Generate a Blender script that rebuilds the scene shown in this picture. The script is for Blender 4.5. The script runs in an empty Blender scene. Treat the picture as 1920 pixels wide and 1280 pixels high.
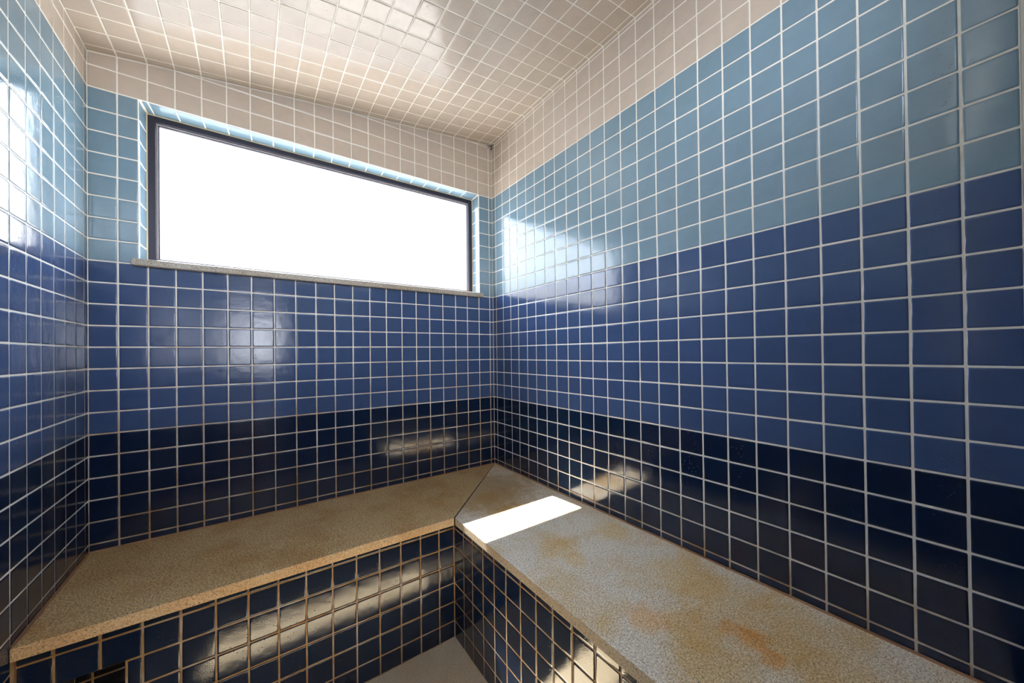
import bpy, math, random
from mathutils import Vector, Matrix
rnd = random.Random(7)
scene = bpy.context.scene
COL = scene.collection

# ---------------------------------------------------------------- units
# All layout is in tile pitches (T = 78 mm). u runs along the back wall, d away from it
# towards the camera, z counts tile rows (0 = lowest full joint above the seats).
T = 0.078
ZF = -7.15                       # floor level in rows
W = 21.154                       # back wall width
SL, SR = 0.065, 0.0543           # the side walls run slightly askew
def M(u, d, z):
    """room coordinates -> world metres"""
    s = SL + (SR - SL) * u / W
    return Vector(((u + s * d) * T, -d * T, (z - ZF) * T))
def Wd(x, y, z):                 # plain tile units -> metres
    return Vector((x * T, y * T, (z - ZF) * T))

# ---------------------------------------------------------------- camera
F, CX, CY = 645.25, 986.37, 657.01
YAW, PITCH, ROLL = 0.60886, 0.00582, -0.01195
CAM = Wd(7.4172, -24.2806, 8.5163)
fw = Vector((math.sin(YAW) * math.cos(PITCH), math.cos(YAW) * math.cos(PITCH), math.sin(PITCH)))
rt = Vector((math.cos(YAW), -math.sin(YAW), 0))
up = rt.cross(fw)
r2 = rt * math.cos(ROLL) + up * math.sin(ROLL)
u2 = -rt * math.sin(ROLL) + up * math.cos(ROLL)
cam = bpy.data.cameras.new('camera')
cam.sensor_fit = 'HORIZONTAL'; cam.sensor_width = 36
cam.lens = F / 1920 * 36
cam.shift_x = (960 - CX) / 1920
cam.shift_y = (CY - 640) / 1920
cam.clip_start = 0.005; cam.clip_end = 200
camo = bpy.data.objects.new('camera', cam); COL.objects.link(camo)
m = Matrix((r2, u2, -fw)).transposed().to_4x4(); m.translation = CAM
camo.matrix_world = m
scene.camera = camo
def project(p):
    v = p - CAM; w = v.dot(fw)
    if w < 0.02: return None
    return CX + F * v.dot(r2) / w, CY - F * v.dot(u2) / w

# ---------------------------------------------------------------- light and exposure
SKY, SUN, EXPO = 5.0, 24.0, 1.38
vs = scene.view_settings
vs.view_transform = 'Standard'; vs.look = 'None'; vs.gamma = 1; vs.exposure = EXPO
vs.use_curve_mapping = False
world = bpy.data.worlds.new('sky'); scene.world = world; world.use_nodes = True
wn, wl = world.node_tree.nodes, world.node_tree.links
wn.clear()
wo = wn.new('ShaderNodeOutputWorld'); bg = wn.new('ShaderNodeBackground')
tc = wn.new('ShaderNodeTexCoord'); sx = wn.new('ShaderNodeSeparateXYZ'); cr = wn.new('ShaderNodeValToRGB')
wl.new(tc.outputs['Generated'], sx.inputs[0]); wl.new(sx.outputs['Z'], cr.inputs[0])
cr.color_ramp.elements[0].position = 0.0; cr.color_ramp.elements[0].color = (0.93, 0.96, 1.0, 1)
cr.color_ramp.elements[1].position = 1.0; cr.color_ramp.elements[1].color = (0.50, 0.66, 0.95, 1)
wl.new(cr.outputs[0], bg.inputs['Color']); bg.inputs['Strength'].default_value = SKY
wl.new(bg.outputs[0], wo.inputs['Surface'])
sl = bpy.data.lights.new('sun', 'SUN'); sl.energy = SUN; sl.angle = math.radians(0.53); sl.color = (1.0, 0.975, 0.945)
so = bpy.data.objects.new('sun', sl); COL.objects.link(so)
so.rotation_euler = Vector((-0.077, 0.551, 1.0)).to_track_quat('Z', 'Y').to_euler()
so.location = (1, 4, 6)
def portal(name, c, xd, yd, sxx, syy):
    l = bpy.data.lights.new(name, 'AREA'); l.shape = 'RECTANGLE'; l.size = sxx; l.size_y = syy
    l.cycles.is_portal = True
    o = bpy.data.objects.new(name, l); COL.objects.link(o)
    z = xd.cross(yd); mm = Matrix((xd, yd, z)).transposed().to_4x4(); mm.translation = c
    o.matrix_world = mm
portal('window_portal', Wd(10.8, 1.95, 17.15), Vector((1, 0, 0)), Vector((0, 0, 1)).cross(Vector((0, 0, 0))) + Vector((0, 0, 1)), 18.4 * T, 7.8 * T)
scene.cycles.use_denoising = True
scene.cycles.max_bounces = 10; scene.cycles.diffuse_bounces = 6; scene.cycles.glossy_bounces = 5
scene.cycles.transparent_max_bounces = 8
scene.cycles.caustics_reflective = True
scene.cycles.sample_clamp_indirect = 12
scene.cycles.blur_glossy = 0.3

# ---------------------------------------------------------------- materials
def new_mat(name):
    mt = bpy.data.materials.new(name); mt.use_nodes = True
    n, l = mt.node_tree.nodes, mt.node_tree.links
    return mt, n, l, n['Principled BSDF']
def lin(c):
    return tuple((x / 255 / 12.92 if x / 255 <= 0.04045 else ((x / 255 + 0.055) / 1.055) ** 2.4) for x in c) + (1,)
def noise(n, l, scale, detail=2, rough=0.5, coord='Object', dist=0.0, vec=None):
    t = n.new('ShaderNodeTexNoise'); t.inputs['Scale'].default_value = scale
    t.inputs['Detail'].default_value = detail; t.inputs['Roughness'].default_value = rough
    t.inputs['Distortion'].default_value = dist
    if vec is None:
        c = n.new('ShaderNodeNewGeometry'); vec = c.outputs['Position']
    l.new(vec, t.inputs['Vector'])
    return t.outputs['Fac']
def ramp(n, l, src, stops):
    r = n.new('ShaderNodeValToRGB'); e = r.color_ramp.elements
    e[0].position, e[0].color = stops[0]; e[1].position, e[1].color = stops[-1]
    for p, c in stops[1:-1]:
        x = e.new(p); x.color = c
    l.new(src, r.inputs[0]); return r.outputs['Color']
def math_(n, l, op, a, b=None, clamp=False):
    k = n.new('ShaderNodeMath'); k.operation = op; k.use_clamp = clamp
    for i, v in enumerate((a, b)):
        if v is None: continue
        if isinstance(v, (int, float)): k.inputs[i].default_value = v
        else: l.new(v, k.inputs[i])
    return k.outputs[0]
def mix(n, l, f, a, b, mode='MIX'):
    k = n.new('ShaderNodeMix'); k.data_type = 'RGBA'; k.blend_type = mode
    for sock, v in ((k.inputs[0], f), (k.inputs[6], a), (k.inputs[7], b)):
        if isinstance(v, (int, float)): sock.default_value = v
        elif isinstance(v, tuple): sock.default_value = v
        else: l.new(v, sock)
    return k.outputs[2]
def bump(n, l, bs, h, strength, dist):
    b = n.new('ShaderNodeBump'); b.inputs['Strength'].default_value = strength; b.inputs['Distance'].default_value = dist
    l.new(h, b.inputs['Height']); l.new(b.outputs[0], bs.inputs['Normal'])

def glazed(name, rgb, var=0.06, rough=0.07, wet=0.3):
    mt, n, l, bs = new_mat(name)
    base = lin(rgb)
    oi = n.new('ShaderNodeObjectInfo')
    a = math_(n, l, 'MULTIPLY_ADD', oi.outputs['Random'], 2 * var); n[-1].inputs[2].default_value = 1 - var
    cl = noise(n, l, 22, 3, 0.6)
    b = math_(n, l, 'MULTIPLY_ADD', cl, 0.22); n[-1].inputs[2].default_value = 0.89
    v = math_(n, l, 'MULTIPLY', a, b)
    hs = n.new('ShaderNodeHueSaturation'); hs.inputs['Color'].default_value = base
    l.new(v, hs.inputs['Value']); l.new(hs.outputs[0], bs.inputs['Base Color'])
    bs.inputs['Roughness'].default_value = rough
    bs.inputs['IOR'].default_value = 1.58
    f1 = noise(n, l, 420, 1, 0.5); f2 = noise(n, l, 28, 1, 0.4)
    h = math_(n, l, 'MULTIPLY_ADD', f2, 3.5); l.new(f1, n[-1].inputs[2])
    # scattered dried droplets
    vo = n.new('ShaderNodeTexVoronoi'); vo.inputs['Scale'].default_value = 130
    gg = n.new('ShaderNodeNewGeometry'); l.new(gg.outputs['Position'], vo.inputs['Vector'])
    sc = n.new('ShaderNodeSeparateColor'); l.new(vo.outputs['Color'], sc.inputs[0])
    on = math_(n, l, 'LESS_THAN', sc.outputs[0], math_(n, l, 'MULTIPLY', noise(n, l, 14, 1), wet))
    dm = n.new('ShaderNodeMapRange'); dm.interpolation_type = 'SMOOTHSTEP'; l.new(vo.outputs['Distance'], dm.inputs['Value'])
    dm.inputs['From Min'].default_value = 0.22; dm.inputs['From Max'].default_value = 0.05
    h = math_(n, l, 'ADD', h, math_(n, l, 'MULTIPLY', math_(n, l, 'MULTIPLY', on, dm.outputs[0]), 4.0))
    bump(n, l, bs, h, 0.8, 0.00016)
    return mt
MAT = {
    'beige': glazed('beige glaze', (192, 178, 164), 0.02),
    'light': glazed('pale blue glaze', (118, 144, 160), 0.04),
    'mid': glazed('royal blue glaze', (62, 83, 123), 0.05),
    'dark': glazed('navy glaze', (15, 33, 60), 0.08, wet=0.5),
}
KIND = {'beige': 'beige_tile', 'light': 'pale_blue_tile', 'mid': 'royal_blue_tile', 'dark': 'navy_tile'}

def grout_mat(name, z0, z1, amt):
    mt, n, l, bs = new_mat(name)
    g = n.new('ShaderNodeNewGeometry'); s = n.new('ShaderNodeSeparateXYZ'); l.new(g.outputs['Position'], s.inputs[0])
    z = math_(n, l, 'DIVIDE', s.outputs['Z'], T)
    # rust and soap stains gather where water runs: below the window and round the seats
    k = n.new('ShaderNodeMapRange'); l.new(z, k.inputs['Value'])
    k.inputs['From Min'].default_value = z0 + 7.15; k.inputs['From Max'].default_value = z1 + 7.15
    k.inputs['To Min'].default_value = -0.20; k.inputs['To Max'].default_value = amt
    q = noise(n, l, 9, 3, 0.65)
    st = math_(n, l, 'ADD', q, k.outputs[0])
    stain = ramp(n, l, st, [(0.42, (0, 0, 0, 1)), (0.85, (1, 1, 1, 1))])
    base = mix(n, l, noise(n, l, 60, 2), lin((240, 237, 230)), lin((222, 216, 204)))
    rust = mix(n, l, noise(n, l, 30, 2), lin((196, 160, 104)), lin((150, 104, 62)))
    c = mix(n, l, stain, base, rust)
    # black mould in the top corner where the three surfaces meet
    vm = n.new('ShaderNodeVectorMath'); vm.operation = 'DISTANCE'; l.new(g.outputs['Position'], vm.inputs[0])
    vm.inputs[1].default_value = Wd(W, 0, 25.2)
    mo = math_(n, l, 'MULTIPLY_ADD', noise(n, l, 90, 3, 0.7), 0.8 * T); l.new(vm.outputs['Value'], n[-1].inputs[2])
    mk = n.new('ShaderNodeMapRange'); l.new(mo, mk.inputs['Value'])
    mk.inputs['From Min'].default_value = 0.85 * T; mk.inputs['From Max'].default_value = 0.62 * T
    c = mix(n, l, mk.outputs[0], c, lin((52, 42, 34)))
    l.new(c, bs.inputs['Base Color']); bs.inputs['Roughness'].default_value = 0.75
    bump(n, l, bs, noise(n, l, 700, 2), 0.4, 0.0004)
    return mt
GROUT = grout_mat('white cement grout', 2.0, -0.6, 0.30)
GROUT_B = grout_mat('tea stained cement grout', 13.0, -1.0, 0.30)
GROUT_C = grout_mat('clean cement grout', -20, -30, 0)

def granite(name, a, b, stain, rough=0.25, amt=0.5, spots=(), soft=0.2, polish=0.0):
    mt, n, l, bs = new_mat(name)
    g = noise(n, l, 190, 5, 0.85)
    base = ramp(n, l, g, [(0.42, lin(b)), (0.57, lin(a))])
    sp = ramp(n, l, noise(n, l, 380, 1, 0.5), [(0.31, (1, 1, 1, 1)), (0.37, (0, 0, 0, 1))])
    wsp = ramp(n, l, noise(n, l, 610, 1, 0.5), [(0.62, (0, 0, 0, 1)), (0.72, (1, 1, 1, 1))])
    c = mix(n, l, math_(n, l, 'MULTIPLY', sp, 0.8), base, lin((48, 34, 26)))
    c = mix(n, l, math_(n, l, 'MULTIPLY', wsp, 0.4), c, lin((235, 228, 216)))
    f = ramp(n, l, noise(n, l, 5.5, 4, 0.6, dist=0.4), [(0.44, (0, 0, 0, 1)), (0.44 + soft, (1, 1, 1, 1))])
    c = mix(n, l, math_(n, l, 'MULTIPLY', f, amt), c, mix(n, l, 0.85, c, lin(stain), 'MULTIPLY'))
    geo = n.new('ShaderNodeNewGeometry')
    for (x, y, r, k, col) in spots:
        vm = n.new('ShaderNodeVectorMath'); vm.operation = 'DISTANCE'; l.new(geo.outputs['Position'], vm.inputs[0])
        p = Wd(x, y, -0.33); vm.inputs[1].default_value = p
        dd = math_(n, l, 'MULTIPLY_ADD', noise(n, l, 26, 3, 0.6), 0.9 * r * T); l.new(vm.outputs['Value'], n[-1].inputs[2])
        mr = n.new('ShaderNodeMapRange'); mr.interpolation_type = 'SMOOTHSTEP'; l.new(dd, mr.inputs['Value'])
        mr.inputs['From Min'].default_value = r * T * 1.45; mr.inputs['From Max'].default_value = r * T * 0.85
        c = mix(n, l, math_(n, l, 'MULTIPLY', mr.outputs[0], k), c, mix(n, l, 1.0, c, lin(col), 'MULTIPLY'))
    l.new(c, bs.inputs['Base Color'])
    r = n.new('ShaderNodeMapRange'); l.new(g, r.inputs['Value'])
    r.inputs['To Min'].default_value = rough - 0.06; r.inputs['To Max'].default_value = rough + 0.10
    l.new(r.outputs[0], bs.inputs['Roughness'])
    bump(n, l, bs, noise(n, l, 300, 2), 0.12, 0.0003)
    if polish: bs.inputs['Coat Weight'].default_value = polish; bs.inputs['Coat Roughness'].default_value = 0.09
    return mt
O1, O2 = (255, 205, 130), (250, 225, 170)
SPOTS = [(17.8, -4.6, 4.4, .8, (205, 180, 135)), (19.05, -19.5, .6, .7, O1), (18.8, -20.1, .45, .7, O1), (19.0, -18.9, .5, .5, O1), (20.6, -12.7, 1.1, .7, O2),  # first spot: brown stain and corner shade painted together; the rest are stains
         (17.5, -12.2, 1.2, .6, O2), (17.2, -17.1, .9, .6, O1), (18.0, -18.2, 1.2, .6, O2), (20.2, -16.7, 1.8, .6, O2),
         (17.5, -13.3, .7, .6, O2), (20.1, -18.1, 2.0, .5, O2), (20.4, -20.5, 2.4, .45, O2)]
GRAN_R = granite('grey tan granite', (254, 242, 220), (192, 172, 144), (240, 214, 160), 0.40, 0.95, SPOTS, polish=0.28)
GRAN_B = granite('ochre stained shade toned granite', (240, 206, 146), (128, 94, 50), (220, 186, 124), 0.38, 0.7, polish=0.3)  # ochre staining, plus the slab's dimmer light painted into the darker colour
GRAN_E = granite('sawn granite edge', (250, 218, 170), (222, 178, 126), (235, 200, 150), 0.7, 0.4)
GRAN_E2 = granite('grey sawn granite edge', (214, 196, 168), (178, 158, 130), (235, 215, 180), 0.7, 0.4)
GRAN_S = granite('grey granite', (196, 190, 180), (150, 142, 130), (225, 205, 170), 0.5, 0.4)

def plain(name, rgb, rough=0.5, metal=0.0, bumps=None, var=0.0):
    mt, n, l, bs = new_mat(name)
    if var:
        c = mix(n, l, noise(n, l, 8, 4, 0.6), lin(tuple(max(0, x - var) for x in rgb)), lin(tuple(min(255, x + var) for x in rgb)))
        l.new(c, bs.inputs['Base Color'])
    else:
        bs.inputs['Base Color'].default_value = lin(rgb)
    bs.inputs['Roughness'].default_value = rough; bs.inputs['Metallic'].default_value = metal
    if bumps: bump(n, l, bs, noise(n, l, bumps[0], 3), bumps[1], bumps[2])
    return mt
FLOOR = granite('beige stone floor', (232, 214, 182), (210, 190, 156), (238, 222, 190), 0.32, 0.5)
ALU = plain('dark bronze aluminium', (46, 44, 56), 0.35, 0.4)
ALU2 = plain('pale glazing bead', (150, 146, 150), 0.4, 0.3)
PLASTER = plain('white plaster', (236, 230, 220), 0.8, bumps=(120, 0.3, 0.001), var=6)
RUST = plain('rust stained sealant', (150, 100, 58), 0.6, var=40)
CAULK = plain('aged cream sealant', (216, 204, 176), 0.6, var=18)
SEAM = plain('dirty seam', (30, 22, 18), 0.8)
CONC = plain('grey concrete paving', (158, 155, 150), 0.9, bumps=(40, 0.3, 0.003), var=14)
VOID = plain('near black niche render', (20, 20, 22), 0.8)  # near-black lining for the niche sides, top and bottom
BLACKT = glazed('black glaze', (12, 13, 20), 0.05)
JAMB = plain('pale painted jamb', (205, 205, 200), 0.6)
mt, n, l, bs = new_mat('clear glass pane')
tr = n.new('ShaderNodeBsdfTransparent'); gl = n.new('ShaderNodeBsdfGlossy'); gl.inputs['Roughness'].default_value = 0.01
fr = n.new('ShaderNodeFresnel'); gm = n.new('ShaderNodeNewGeometry'); im = n.new('ShaderNodeMapRange')
im.inputs['To Min'].default_value = 1.45; im.inputs['To Max'].default_value = 1 / 1.45   # same Fresnel on both faces of the thin pane
l.new(gm.outputs['Backfacing'], im.inputs['Value']); l.new(im.outputs[0], fr.inputs['IOR']); ms = n.new('ShaderNodeMixShader')
l.new(fr.outputs[0], ms.inputs[0]); l.new(tr.outputs[0], ms.inputs[1]); l.new(gl.outputs[0], ms.inputs[2])
l.new(ms.outputs[0], n['Material Output'].inputs['Surface']); tr.inputs[0].default_value = (0.95, 0.96, 0.96, 1)
GLASS = mt

# ---------------------------------------------------------------- mesh helpers
def link(name, verts, faces, mat, parent=None, smooth=None, origin=None):
    me = bpy.data.meshes.new(name)
    if origin is not None: verts = [Vector(v) - origin for v in verts]
    me.from_pydata([tuple(v) for v in verts], [], faces); me.materials.append(mat); me.update()
    o = bpy.data.objects.new(name, me); COL.objects.link(o)
    if origin is not None: o.location = origin
    if parent is not None:
        o.parent = parent
        o.location = (origin if origin is not None else Vector((0, 0, 0))) - wloc(parent)
    return o
BF = [(0, 3, 2, 1), (4, 5, 6, 7), (0, 1, 5, 4), (1, 2, 6, 5), (2, 3, 7, 6), (3, 0, 4, 7)]
def wloc(o):
    v = Vector((0, 0, 0))
    while o is not None: v = v + o.location; o = o.parent
    return v
class MB:
    def __init__(s): s.v = []; s.f = []
    def prism(s, bot, top):
        """bot, top: matching rings of world points (bot counter-clockwise seen from top)"""
        k = len(bot); b = len(s.v); s.v += list(bot) + list(top)
        s.f.append(tuple(b + i for i in reversed(range(k)))); s.f.append(tuple(b + k + i for i in range(k)))
        for i in range(k):
            j = (i + 1) % k; s.f.append((b + i, b + j, b + k + j, b + k + i))
        return s
    def box(s, f, a0, a1, b0, b1, c0, c1):
        bot = [f(a0, b0, c0), f(a1, b0, c0), f(a1, b1, c0), f(a0, b1, c0)]
        top = [f(a0, b0, c1), f(a1, b0, c1), f(a1, b1, c1), f(a0, b1, c1)]
        return s.prism(bot, top)
    def build(s, name, mat, parent=None, origin=None):
        o = link(name, s.v, s.f, mat, parent, origin=origin)
        import bmesh
        bm = bmesh.new(); bm.from_mesh(o.data); bmesh.ops.recalc_face_normals(bm, faces=bm.faces); bm.to_mesh(o.data); bm.free()
        return o
def bevel(o, w, seg=2):
    md = o.modifiers.new('bevel', 'BEVEL'); md.width = w; md.segments = seg; md.limit_method = 'ANGLE'; md.angle_limit = math.radians(40)
def struct(o): o['kind'] = 'structure'; return o
def tag(o, label, cat, group=None):
    o['label'] = label; o['category'] = cat
    if group: o['group'] = group
    return o

# ---------------------------------------------------------------- tiles
GW = 0.056            # joint width
def tile_geo(w, h, k):
    """glazed tile, w x h, top edge shifted by shear k: eight-sided rings with a pillowed rim"""
    def ring(ins, z, c):
        a, b = w / 2 - ins, h / 2 - ins
        c = min(c, a * 0.8, b * 0.8)
        pts = [(-a + c, -b), (a - c, -b), (a, -b + c), (a, b - c), (a - c, b), (-a + c, b), (-a, b - c), (-a, -b + c)]
        return [((x + k * y) * T, y * T, z * T) for x, y in pts]
    ins = min(0.05, w * 0.2, h * 0.2)
    v = ring(0, -0.02, 0.016) + ring(0.001, 0.003, 0.018) + ring(ins * 0.35, 0.011, 0.026) + ring(ins, 0.0135, 0.03)
    f = []
    for r in range(3):
        for i in range(8):
            j = (i + 1) % 8; f.append((r * 8 + i, r * 8 + j, r * 8 + 8 + j, r * 8 + 8 + i))
    f.append(tuple(24 + i for i in range(8)))
    return v, f
CACHE = {}
def tile_mesh(w, h, k, mat, nm):
    key = (round(w, 2), round(h, 2), round(k, 3), mat.name)
    if key not in CACHE:
        v, f = tile_geo(*key[:3])
        me = bpy.data.meshes.new(nm); me.from_pydata(v, [], f); me.materials.append(mat)
        me.polygons.foreach_set('use_smooth', [True] * 24 + [False]); me.update()
        CACHE[key] = me
    return CACHE[key]
def cell(P, u0, u1, v0, v1, want):
    """frame of one tile between joint lines; P(u, v) -> world"""
    p00, p10, p01, p11 = P(u0, v0), P(u1, v0), P(u0, v1), P(u1, v1)
    c = (p00 + p10 + p01 + p11) / 4
    e1 = ((p10 - p00) + (p11 - p01)) / 2; e2 = ((p01 - p00) + (p11 - p10)) / 2
    nn = e1.cross(e2)
    if nn.dot(want) < 0: e1 = -e1; nn = -nn
    nn.normalize(); x = e1.normalized(); y = nn.cross(x)
    h = e2.dot(y) / T; k = e2.dot(x) / T / h; w = e1.length / T
    return c, x, y, nn, w - GW, h - GW, k, (p00, p10, p11, p01)
def tilt_matrix(c, x, y, nn, amt):
    ax, ay = rnd.gauss(0, amt), rnd.gauss(0, amt)
    n2 = (nn + x * ax + y * ay).normalized()
    x2 = (x - n2 * x.dot(n2)).normalized(); y2 = n2.cross(x2)
    mm = Matrix((x2, y2, n2)).transposed().to_4x4(); mm.translation = c + nn * rnd.uniform(-0.004, 0.004) * T
    return mm
def field(parent, P, us, vs_, want, kindf, holes=(), tilt=0.0030, need_visible=True, mats=None):
    """lays tiles between joint lines us x vs_; holes are (u0,u1,v0,v1) rectangles left free"""
    cells = []
    for i in range(len(us) - 1):
        for j in range(len(vs_) - 1):
            rects = [(us[i], us[i + 1], vs_[j], vs_[j + 1])]
            for (a0, a1, b0, b1) in holes:
                nr = []
                for (u0, u1, v0, v1) in rects:
                    if u1 <= a0 or u0 >= a1 or v1 <= b0 or v0 >= b1: nr.append((u0, u1, v0, v1)); continue
                    if u0 < a0: nr.append((u0, a0, v0, v1))
                    if u1 > a1: nr.append((a1, u1, v0, v1))
                    uu0, uu1 = max(u0, a0), min(u1, a1)
                    if v0 < b0: nr.append((uu0, uu1, v0, b0))
                    if v1 > b1: nr.append((uu0, uu1, b1, v1))
                rects = nr
            for (u0, u1, v0, v1) in rects:
                if u1 - u0 < 0.13 or v1 - v0 < 0.13: continue
                cells.append((u0, u1, v0, v1, kindf(0.5 * (u0 + u1), 0.5 * (v0 + v1))))
    byk = {}
    for cc in cells:
        fr_ = cell(P, cc[0], cc[1], cc[2], cc[3], want)
        if fr_[4] < 0.06 or fr_[5] < 0.06: continue
        pr = [project(p) for p in fr_[7]]
        vis = all(pr) and any(-12 < q[0] < 1932 and -12 < q[1] < 1292 for q in pr)
        area = 0
        if vis:
            area = abs(sum(pr[i][0] * pr[(i + 1) % 4][1] - pr[(i + 1) % 4][0] * pr[i][1] for i in range(4))) / 2
        byk.setdefault(cc[4], []).append((area if vis else -1, fr_))
    for kk, lst in byk.items():
        lst.sort(key=lambda t: -t[0])
        single = [t for t in lst if t[0] > 0][:298]
        rest = lst[len(single):]
        mat = (mats or MAT)[kk]; nm = KIND[kk]
        for _, (c, x, y, nn, w, h, k, _q) in single:
            o = bpy.data.objects.new(nm, tile_mesh(w, h, k, mat, nm)); COL.objects.link(o)
            o.parent = parent
            mm = tilt_matrix(c, x, y, nn, tilt)
            o.matrix_local = Matrix.Translation(-wloc(parent)) @ mm
        if rest:
            V, Fc, S = [], [], []
            for _, (c, x, y, nn, w, h, k, _q) in rest:
                tv, tf = tile_geo(w, h, k); mm = tilt_matrix(c, x, y, nn, tilt); b = len(V)
                V += [mm @ Vector(p) for p in tv]; Fc += [tuple(b + q for q in f) for f in tf]; S += [True] * 24 + [False]
            o = link(nm + 's_out_of_view', V, Fc, mat, parent); o.data.polygons.foreach_set('use_smooth', S)
            o.name = 'tile_field'; o['kind'] = 'stuff'
def band(z):
    return 'beige' if z > 21 else 'light' if z > 13 else 'mid' if z > 5 else 'dark'

BX = [0.0, 0.936, 1.926, 2.891, 3.881, 4.872, 5.87, 6.883, 7.894, 8.911, 9.901, 10.916, 11.923, 12.951, 13.962, 14.949,
      15.907, 16.909, 17.916, 18.879, 19.885, 20.838, W]
RD = [0.0, 0.477, 1.453, 2.444, 3.40, 4.415, 5.385, 6.415, 7.402, 8.427, 9.421, 10.404, 11.423, 12.455, 13.444, 14.456,
      15.452, 16.471, 17.47, 18.476, 19.478, 20.471, 21.462, 22.459, 23.446, 24.38]
LD = [0.0, 0.41, 1.415, 2.429, 3.42, 4.44, 5.46, 6.50] + [7.5 + i for i in range(17)] + [24.5]
ROWS = [-0.33] + list(range(0, 23))
DF = 24.55           # inner face of the wall behind the camera
def zc(u): return 22.61 + 0.137 * u - 0.0006 * u * u   # the ceiling climbs to the right

# ---------------------------------------------------------------- room shell
# window opening in the back wall
OX0, OX1, OZ0, OZ1 = 1.62, 19.95, 13.12, 21.0
TH = 1.85
wb = MB()
def B(x, y, z): return Wd(x, y, z)
def wall_piece(mb, x0, x1, z0, top):
    bot = [B(x0, 0, z0), B(x1, 0, z0), B(x1, TH, z0), B(x0, TH, z0)]
    tp = [B(x0, 0, top(x0)), B(x1, 0, top(x1)), B(x1, TH, top(x1)), B(x0, TH, top(x0))]
    mb.prism(bot, tp)
wall_piece(wb, -1.6, OX0, ZF - 1, lambda x: zc(max(0, x)))
wall_piece(wb, OX0, OX1, ZF - 1, lambda x: OZ0)
xs = [OX0] + [b for b in BX if OX0 < b < OX1] + [OX1]
for a, b in zip(xs[:-1], xs[1:]):
    wall_piece(wb, a, b, OZ1, zc)
wall_piece(wb, OX1, W, ZF - 1, zc); wall_piece(wb, W, W + 1.6, ZF - 1, lambda x: zc(W))
wall_back = struct(wb.build('wall_back', GROUT_B))

def back_tiles():
    # rows are cut along the sloping ceiling: build column by column
    cells_us = BX
    P = lambda u, z: Wd(u, 0, z)
    # full rows
    full = []
    field(wall_back, P, BX, ROWS[:24], Vector((0, -1, 0)), lambda u, z: band(z), holes=[(OX0, OX1, OZ0, OZ1)])
    # the cut courses under the ceiling, each a real trapezoid
    for i in range(len(BX) - 1):
        u0, u1 = BX[i] + GW / 2, BX[i + 1] - GW / 2
        if u1 - u0 < 0.1: continue
        for r in range(22, 26):
            z0 = r + GW / 2
            ta, tb = min(r + 1 - GW / 2, zc(u0) - 0.05), min(r + 1 - GW / 2, zc(u1) - 0.05)
            if tb - z0 < 0.04: continue
            ta = max(ta, z0 + 0.005)
            cut_tile(wall_back, [(u0, z0), (u1, z0), (u1, tb), (u0, ta)], lambda u, z, y: Wd(u, -y, z))
def cut_tile(parent, quad, f, mat=None, nm='beige_tile'):
    cx = sum(q[0] for q in quad) / 4; cz = sum(q[1] for q in quad) / 4
    def ring(t, y):
        return [f(cx + (a - cx) * t[0], cz + (b - cz) * t[1], y) for a, b in quad]
    w = max(q[0] for q in quad) - min(q[0] for q in quad); h = max(q[1] for q in quad) - min(q[1] for q in quad)
    t2 = (1 - min(0.3, 0.09 / w), 1 - min(0.3, 0.09 / max(h, .01)))
    v = ring((1, 1), -0.02) + ring((1, 1), 0.004) + ring(t2, 0.0135)
    fs = []
    for r in range(2):
        for i in range(4):
            j = (i + 1) % 4; fs.append((r * 4 + i, r * 4 + j, r * 4 + 4 + j, r * 4 + 4 + i))
    fs.append((8, 9, 10, 11))
    c = f(cx, cz, 0)
    mb = MB(); mb.v = v; mb.f = fs
    return mb.build(nm, mat or MAT['beige'], parent, origin=c)
back_tiles()

# side walls
def sidewall(name, u, out, d1, ztop, mat=GROUT):
    mb = MB()
    s = 1 if out > 0 else -1
    bot = [M(u, 0, ZF - 1), M(u, d1, ZF - 1)]
    bot += [bot[1] + Vector((out * T, 0, 0)), bot[0] + Vector((out * T, 0, 0))]
    tp = [p + Vector((0, 0, (ztop - ZF + 1) * T)) for p in bot]
    mb.prism(bot, tp)
    return struct(mb.build(name, mat))
wall_right = sidewall('wall_right', W, 1.6, 24.38, zc(W))
wall_left = sidewall('wall_left', 0, -1.6, DF, zc(0))
P_r = lambda d, z: M(W, d, z)
field(wall_right, P_r, RD, ROWS + [23, 24, 25, zc(W) - 0.01], Vector((-1, 0, 0)), lambda u, z: band(z))
field(wall_left, lambda d, z: M(0, d, z), LD, ROWS[1:-1] + [22, zc(0) - 0.01], Vector((1, 0, 0)), lambda u, z: band(z))
field(wall_left, lambda d, z: M(0, d, z), LD[:8], [-0.33, 0], Vector((1, 0, 0)), lambda u, z: 'dark')
field(wall_left, lambda d, z: M(0, d, z), LD[7:], [ZF + .02, -6.23, -5.18, -4.16, -3.14, -2.13, -1.14, 0], Vector((1, 0, 0)), lambda u, z: 'dark')

# ceiling (body follows the tile columns)
cb = MB()
for a, b in zip(BX[:-1], BX[1:]):
    bot = [M(a, 0, zc(a)), M(b, 0, zc(b)), M(b, DF, zc(b)), M(a, DF, zc(a))]
    cb.prism([p for p in reversed(bot)], [p + Vector((0, 0, 1.5 * T)) for p in reversed(bot)])
ceiling = struct(cb.build('ceiling', GROUT))
CD = [0.0] + [(a + b) / 2 for a, b in zip(LD[1:8], RD[1:8])] + RD[8:25] + [24.5]
field(ceiling, lambda u, d: M(u, d, zc(u)), BX[:-1] + [W - 0.01], CD, Vector((0, 0, -1)), lambda u, d: 'beige', tilt=0.004)

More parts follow.
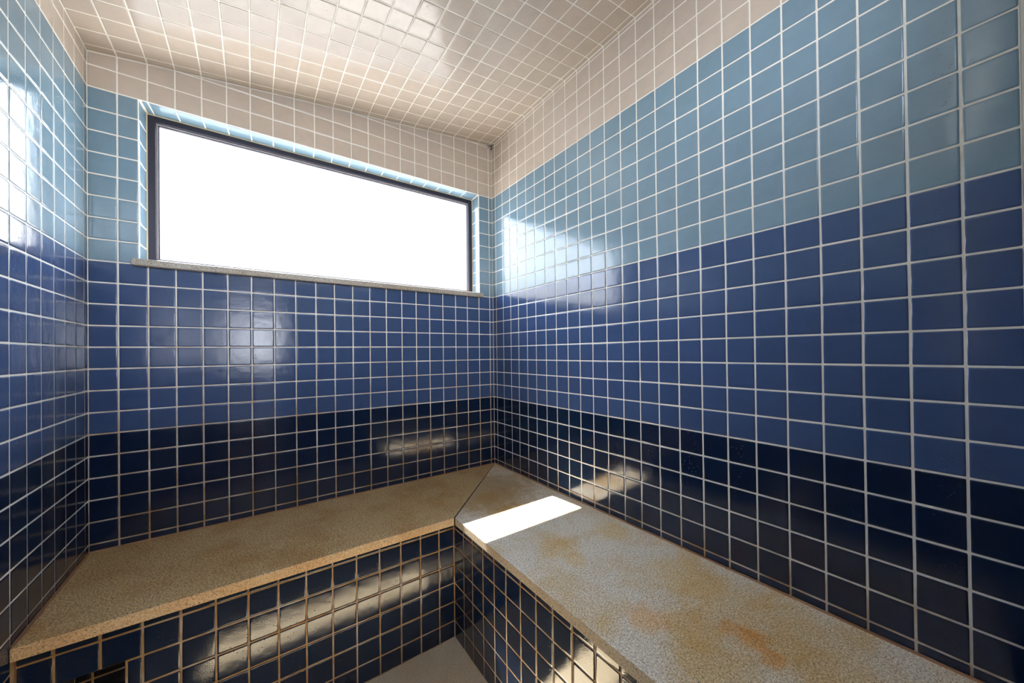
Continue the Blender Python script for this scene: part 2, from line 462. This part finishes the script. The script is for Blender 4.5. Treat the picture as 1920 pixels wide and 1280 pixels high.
# floor
fb = MB(); fb.prism([M(-1, -1, ZF - 1), M(-1, 27, ZF - 1), M(W + 1, 27, ZF - 1), M(W + 1, -1, ZF - 1)],
                    [M(-1, -1, ZF), M(-1, 27, ZF), M(W + 1, 27, ZF), M(W + 1, -1, ZF)])
floor = struct(fb.build('floor', FLOOR))

# wall behind the camera with its doorway (seen only in the glaze)
DX0, DX1, DZ1 = 2.2, 6.6, 17.2
fwb = MB()
def fpiece(x0, x1, z0, z1): fwb.box(lambda x, y, z: Wd(x, y, z), x0, x1, -DF - 1.5, -DF, z0, z1)
FX0, FX1, FZ0, FZ1 = 3.0, 17.5, 18.6, 24.0      # unseen high opening added to let in sky fill
fpiece(-1, DX0, ZF, DZ1); fpiece(DX1, W + 3, ZF, DZ1); fpiece(-1, W + 3, DZ1, FZ0)
fpiece(-1, FX0, FZ0, FZ1); fpiece(FX1, W + 3, FZ0, FZ1); fpiece(-1, W + 3, FZ1, 26)
fpiece(3.4, 3.9, ZF, DZ1); fpiece(DX0, DX1, ZF, 7.6)    # door stile and solid lower panel
wall_front = struct(fwb.build('wall_front', GROUT))
mats_all = MAT
field(wall_front, lambda x, z: Wd(x, -DF, z), [1.65 + i for i in range(21)] + [22.4], [ZF] + list(range(-7, 26)),
      Vector((0, 1, 0)), lambda u, z: band(z), holes=[(DX0 - 0.2, DX1 + 0.2, ZF - 1, DZ1 + 0.2), (FX0 - 0.1, FX1 + 0.1, FZ0 - 0.1, FZ1 + 0.1)])
# pale jamb closing the right wall
jb = MB(); jb.box(lambda x, y, z: Wd(x, y, z), W + SR * 24.3 - 0.0, W + SR * 24.3 + 1.5, -DF, -24.385, ZF, zc(W))
struct(jb.build('trim_1', JAMB))

# ---------------------------------------------------------------- window
FY = 1.15
win = bpy.data.objects.new('window_1', None); COL.objects.link(win); win.location = Wd((OX0 + OX1) / 2, FY, OZ0); struct(win)
win_z = 13.28
fm = MB(); g3 = lambda x, y, z: Wd(x, y, z)
def frame(mb, x0, x1, z0, z1, t, tb, y0, y1):
    mb.box(g3, x0, x0 + t, y0, y1, z0, z1); mb.box(g3, x1 - t, x1, y0, y1, z0, z1)
    mb.box(g3, x0 + t, x1 - t, y0, y1, z1 - t, z1); mb.box(g3, x0 + t, x1 - t, y0, y1, z0, z0 + tb)
frame(fm, OX0 + 0.02, OX1 - 0.02, 13.3, OZ1 - 0.02, 0.31, 0.26, FY, FY + 0.55)
fo = fm.build('window_frame', ALU, win); bevel(fo, 0.02 * T)
bm_ = MB(); frame(bm_, OX0 + 0.33, OX1 - 0.33, 13.56, OZ1 - 0.33, 0.055, 0.04, FY + 0.12, FY + 0.3)
bo_ = bm_.build('glazing_bead', ALU2, win); bo_['label'] = 'pale glazing bead along the inner edge of the frame'
gk = MB(); frame(gk, OX0 + 0.385, OX1 - 0.385, 13.60, OZ1 - 0.385, 0.04, 0.03, FY + 0.2, FY + 0.34)
gk.build('gasket', ALU, win)
pn = MB(); pn.box(g3, OX0 + 0.40, OX1 - 0.40, FY + 0.25, FY + 0.30, 13.61, OZ1 - 0.40)
pn.build('window_pane', GLASS, win)
ck = MB(); frame(ck, OX0 + 0.0, OX1 - 0.0, 13.28, OZ1 - 0.0, 0.045, 0.03, FY - 0.04, FY + 0.01)
ck.build('sealant_bead', CAULK, win)
sm = MB(); sm.box(g3, 1.40, 20.19, -0.28, FY - 0.06, 12.90, 13.235)
so_ = sm.build('window_sill', GRAN_S, win); bevel(so_, 0.05 * T, 3)
so_['label'] = 'narrow grey granite sill slab'
# reveal tiles
RV = [13.25] + list(range(14, 22))
field(wall_back, lambda y, z: Wd(OX0, y, z), [0.03, FY - 0.02], RV, Vector((1, 0, 0)), lambda u, z: 'light')
field(wall_back, lambda y, z: Wd(OX1, y, z), [0.03, FY - 0.02], RV, Vector((-1, 0, 0)), lambda u, z: 'light')
field(wall_back, lambda x, y: Wd(x, y, OZ1), [OX0 + 0.06] + [b for b in BX if OX0 + .1 < b < OX1 - .1] + [OX1 - .05], [0.03, FY - 0.02],
      Vector((0, 0, -1)), lambda u, z: 'light')

# ---------------------------------------------------------------- bench base
ZT, ZB = -0.33, -0.75             # seat slab top and underside
BFY = -6.25                       # tiled riser of the bench under the window
def rx(y, off=0.0): return 14.98 + SR * (BFY - y) + off      # tiled riser of the right bench
ND = 1.05; NX0, NX1, NZ0, NZ1 = 1.24, 2.73, -4.1, -2.10                   # niche
base = bpy.data.objects.new('bench_base', None); COL.objects.link(base); base.location = Wd(10, -3, ZF)
tag(base, 'L-shaped built-in bench base clad in navy tiles under the stone seats', 'bench')
bb = MB(); Z0 = ZF; Zt = ZB
def bprism(pts, z0, z1): bb.prism([Wd(x, y, z0) for x, y in pts], [Wd(x, y, z1) for x, y in pts])
lx0 = lambda y: SL * (-y) + 0.02
rwx = lambda y: W + SR * (-y) - 0.02
# back leg, split round the niche
bprism([(NX1, BFY), (14.98, BFY), (14.98, -0.02), (NX1, -0.02)], Z0, Zt)
bprism([(lx0(BFY), BFY), (NX0, BFY), (NX0, -0.02), (lx0(0), -0.02)], Z0, Zt)
bprism([(NX0, BFY), (NX1, BFY), (NX1, -0.02), (NX0, -0.02)], NZ1, Zt)
bprism([(NX0, BFY), (NX1, BFY), (NX1, -0.02), (NX0, -0.02)], Z0, NZ0)
bprism([(NX0, BFY + ND), (NX1, BFY + ND), (NX1, -0.02), (NX0, -0.02)], NZ0, NZ1)
# right leg
bprism([(rx(-24.4), -24.4), (rwx(-24.2), -24.2), (rwx(0), -0.02), (14.98, -0.02), (14.98, BFY)], Z0, Zt)
riser = bb.build('riser', GROUT_B, base)
FXC = [0.41] + [1.17, 2.16, 3.15, 4.13, 5.11, 6.10, 7.09, 8.08, 9.09, 10.08, 11.10, 12.11, 13.11, 14.11, 14.96]
FZR = [ZF + 0.02, -6.23, -5.18, -4.16, -3.14, -2.13, -1.14, ZB]
KIND2 = dict(KIND)
field(riser, lambda x, z: Wd(x, BFY, z), FXC, FZR, Vector((0, -1, 0)), lambda u, z: 'dark',
      holes=[(NX0 - 0.03, NX1 + 0.03, NZ0, -2.13)])
FRD = [6.25 + 0.02, 7.363, 8.29, 9.327, 10.325, 11.29, 12.34, 13.35, 14.33, 15.322, 16.34, 17.35] + [18.35 + i for i in range(7)]
field(riser, lambda d, z: Wd(rx(-d), -d, z), FRD[:-1] + [24.3], FZR, Vector((-1, 0, 0)), lambda u, z: 'dark')
# niche lining: black tiles on its back wall
field(riser, lambda x, z: Wd(x, BFY + ND, z), [NX0, 1.67, NX1], [NZ0, -2.95, NZ1], Vector((0, -1, 0)), lambda u, z: 'dark', mats={'dark': BLACKT})
nb = MB()
nb.box(g3, NX0, NX0 + 0.02, BFY + 0.02, BFY + ND - 0.02, NZ0, NZ1); nb.box(g3, NX1 - 0.02, NX1, BFY + 0.02, BFY + ND - 0.02, NZ0, NZ1)
nb.box(g3, NX0, NX1, BFY + 0.02, BFY + ND - 0.02, NZ1 - 0.02, NZ1); nb.box(g3, NX0, NX1, BFY + 0.02, BFY + ND - 0.02, NZ0, NZ0 + 0.02)
nb.build('niche_lining', VOID, base)

# ---------------------------------------------------------------- stone seats
def slab(name, pts, mat, edge_mat, label, edge):
    """pts counter-clockwise; side faces listed in edge get the sawn material"""
    c = Vector((sum(p[0] for p in pts) / len(pts), sum(p[1] for p in pts) / len(pts)))
    org = Wd(c.x, c.y, ZB)
    mb = MB(); mb.prism([Wd(x, y, ZB + 0.005) for x, y in pts], [Wd(x, y, ZT) for x, y in pts])
    o = mb.build(name, mat, origin=org)
    o.data.materials.append(edge_mat)
    for p in o.data.polygons:
        if abs(p.normal.z) < 0.5 and edge(p.normal): p.material_index = 1
    bevel(o, 0.035 * T, 2)
    tag(o, label, 'bench top', 'granite seat slabs')
    return o
C0 = (14.79, -6.78)
slab_b = slab('stone_seat', [(lx0(-6.62), -6.62), (C0[0] - 0.03, C0[1] + 0.02), (W - 0.09, -0.06), (lx0(0) + 0.02, -0.06)], GRAN_B, GRAN_E,
              'brown ochre granite seat slab running under the window', lambda n_: n_.y < -0.7)
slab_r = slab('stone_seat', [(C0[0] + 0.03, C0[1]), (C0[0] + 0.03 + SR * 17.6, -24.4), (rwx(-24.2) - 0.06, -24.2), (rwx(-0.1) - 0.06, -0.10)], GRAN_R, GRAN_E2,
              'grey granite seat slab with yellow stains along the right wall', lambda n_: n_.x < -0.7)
sj = MB(); sj.prism([Wd(C0[0] - 0.04, C0[1] + 0.05, ZB + .01), Wd(C0[0] + 0.04, C0[1] + 0.05, ZB + .01), Wd(W - 0.04, -0.12, ZB + .01), Wd(W - 0.10, -0.08, ZB + .01)],
                    [Wd(C0[0] - 0.04, C0[1] + 0.05, ZT - .015), Wd(C0[0] + 0.04, C0[1] + 0.05, ZT - .015), Wd(W - 0.04, -0.12, ZT - .015), Wd(W - 0.10, -0.08, ZT - .015)])
sj.build('seam_filler', SEAM, slab_b)
def bead(parent, pts, r=0.045):
    V, Fc = [], []
    for i, (x, y) in enumerate(pts):
        for q in range(6):
            a = q * math.pi / 3
            V.append(Wd(x, y, ZT - 0.01) + Vector((0, math.cos(a) * r * T, math.sin(a) * r * T)) if abs(pts[0][1] - pts[-1][1]) < 1
                     else Wd(x, y, ZT - 0.01) + Vector((math.cos(a) * r * T, 0, math.sin(a) * r * T)))
    for i in range(len(pts) - 1):
        for q in range(6):
            k = (q + 1) % 6; Fc.append((i * 6 + q, i * 6 + k, i * 6 + 6 + k, i * 6 + 6 + q))
    o = link('sealant_bead', V, Fc, RUST, parent)
    o['label'] = 'rust stained sealant bead along the wall'
def jit(a, b, k):
    return [(a[0] + (b[0] - a[0]) * i / k + rnd.uniform(-.012, .012), a[1] + (b[1] - a[1]) * i / k + rnd.uniform(-.012, .012)) for i in range(k + 1)]
bead(slab_b, jit((0.05, -0.045), (W - 0.1, -0.045), 60))
bead(slab_b, jit((SL * 0.1 + 0.05, -0.1), (SL * 6.5 + 0.05, -6.5), 24))
bead(slab_r, jit((W - 0.05, -0.1), (W - 0.05 + SR * 24, -24.1), 70))

# ---------------------------------------------------------------- outside
gd = MB(); gd.box(lambda x, y, z: Vector((x, y, z)), -30, 30, -30, 30, -0.6, -0.30)
struct(gd.build('ground', CONC))
gw = MB(); gw.box(g3, -140, 160, 62, 64, ZF - 3.8, 33.5)
gwo = gw.build('garden_wall', PLASTER, origin=Wd(10, 63, ZF - 3.8))
struct(gwo)
# unseen slab added outside the door to block sky light
pr = MB(); pr.box(g3, -10, 34, -70, -DF - 1.5, 17.5, 18.3)
pro = pr.build('sky_blocker', plain('grey sky blocker', (110, 110, 112), 0.9), origin=Wd(12, -50, 17.5)); struct(pro)
portal('sky_fill_portal', Wd((FX0 + FX1) / 2, -DF - 1.6, (FZ0 + FZ1) / 2), Vector((-1, 0, 0)), Vector((0, 0, 1)), (FX1 - FX0) * T, (FZ1 - FZ0) * T)

# water drops hanging from the ceiling and clinging to the right wall near the camera
def drops(name, pts, nvec, parent):
    V, Fc = [], []
    a = nvec.orthogonal().normalized(); b = nvec.cross(a)
    for p, r in pts:
        k = len(V)
        for ring, (rr, hh) in enumerate(((1.0, 0.0), (0.8, 0.35), (0.4, 0.55))):
            for q in range(8):
                t = q * math.pi / 4
                V.append(p + (a * math.cos(t) + b * math.sin(t)) * rr * r + nvec * hh * r)
        V.append(p + nvec * 0.62 * r)
        for ring in range(2):
            for q in range(8):
                j = (q + 1) % 8; Fc.append((k + ring * 8 + q, k + ring * 8 + j, k + ring * 8 + 8 + j, k + ring * 8 + 8 + q))
        for q in range(8): Fc.append((k + 16 + q, k + 16 + (q + 1) % 8, k + 24))
    o = link(name, V, Fc, WATER, parent); o['kind'] = 'stuff'
    o.data.polygons.foreach_set('use_smooth', [True] * len(Fc))
wm, n, l, bs = new_mat('water'); bs.inputs['Base Color'].default_value = (1, 1, 1, 1); bs.inputs['Transmission Weight'].default_value = 1.0
bs.inputs['Roughness'].default_value = 0.02; bs.inputs['IOR'].default_value = 1.33; WATER = wm
pts = []
for (cu, cd_, num, sp) in ((17.2, 11.3, 5, .25), (18.6, 11.3, 3, .5), (16.2, 11.2, 16, .22), (15.6, 9.9, 14, .25), (14.9, 8.2, 8, .3),
                           (19.2, 8.3, 2, .1), (18.4, 9.8, 3, .4), (12.4, 9.2, 4, .3), (17.0, 9.7, 3, .4)):
    for _ in range(num):
        u, d = cu + rnd.gauss(0, sp), cd_ + rnd.gauss(0, sp)
        pts.append((M(u, d, zc(u) - 0.012), T * rnd.choice((.018, .025, .03, .055))))
drops('water_drops', pts, Vector((0.13, 0, -1)).normalized(), ceiling)
pts = []
for (cd_, cz, num, sp) in ((23.0, 5.6, 60, .35), (23.9, 5.6, 60, .35), (23.9, 7.5, 40, .4), (22.9, 3.6, 20, .6), (21.9, 3.8, 12, .6), (23.9, 9.4, 30, .4),
                           (23.0, 9.5, 25, .4), (22.0, 1.5, 14, .8), (20.9, 1.5, 12, .8), (23.9, 12.6, 3, .2), (23.4, 1.5, 14, .8), (19.5, 1.5, 12, 1.0)):
    for _ in range(num):
        d, z = cd_ + rnd.gauss(0, sp), cz + rnd.gauss(0, sp)
        if d > 24.25 or z < 0: continue
        pts.append((M(W, d, z) - Vector((0.012 * T, 0, 0)), T * rnd.choice((.012, .012, .016, .024))))
drops('water_drops', pts, Vector((-1, 0, 0)), wall_right)
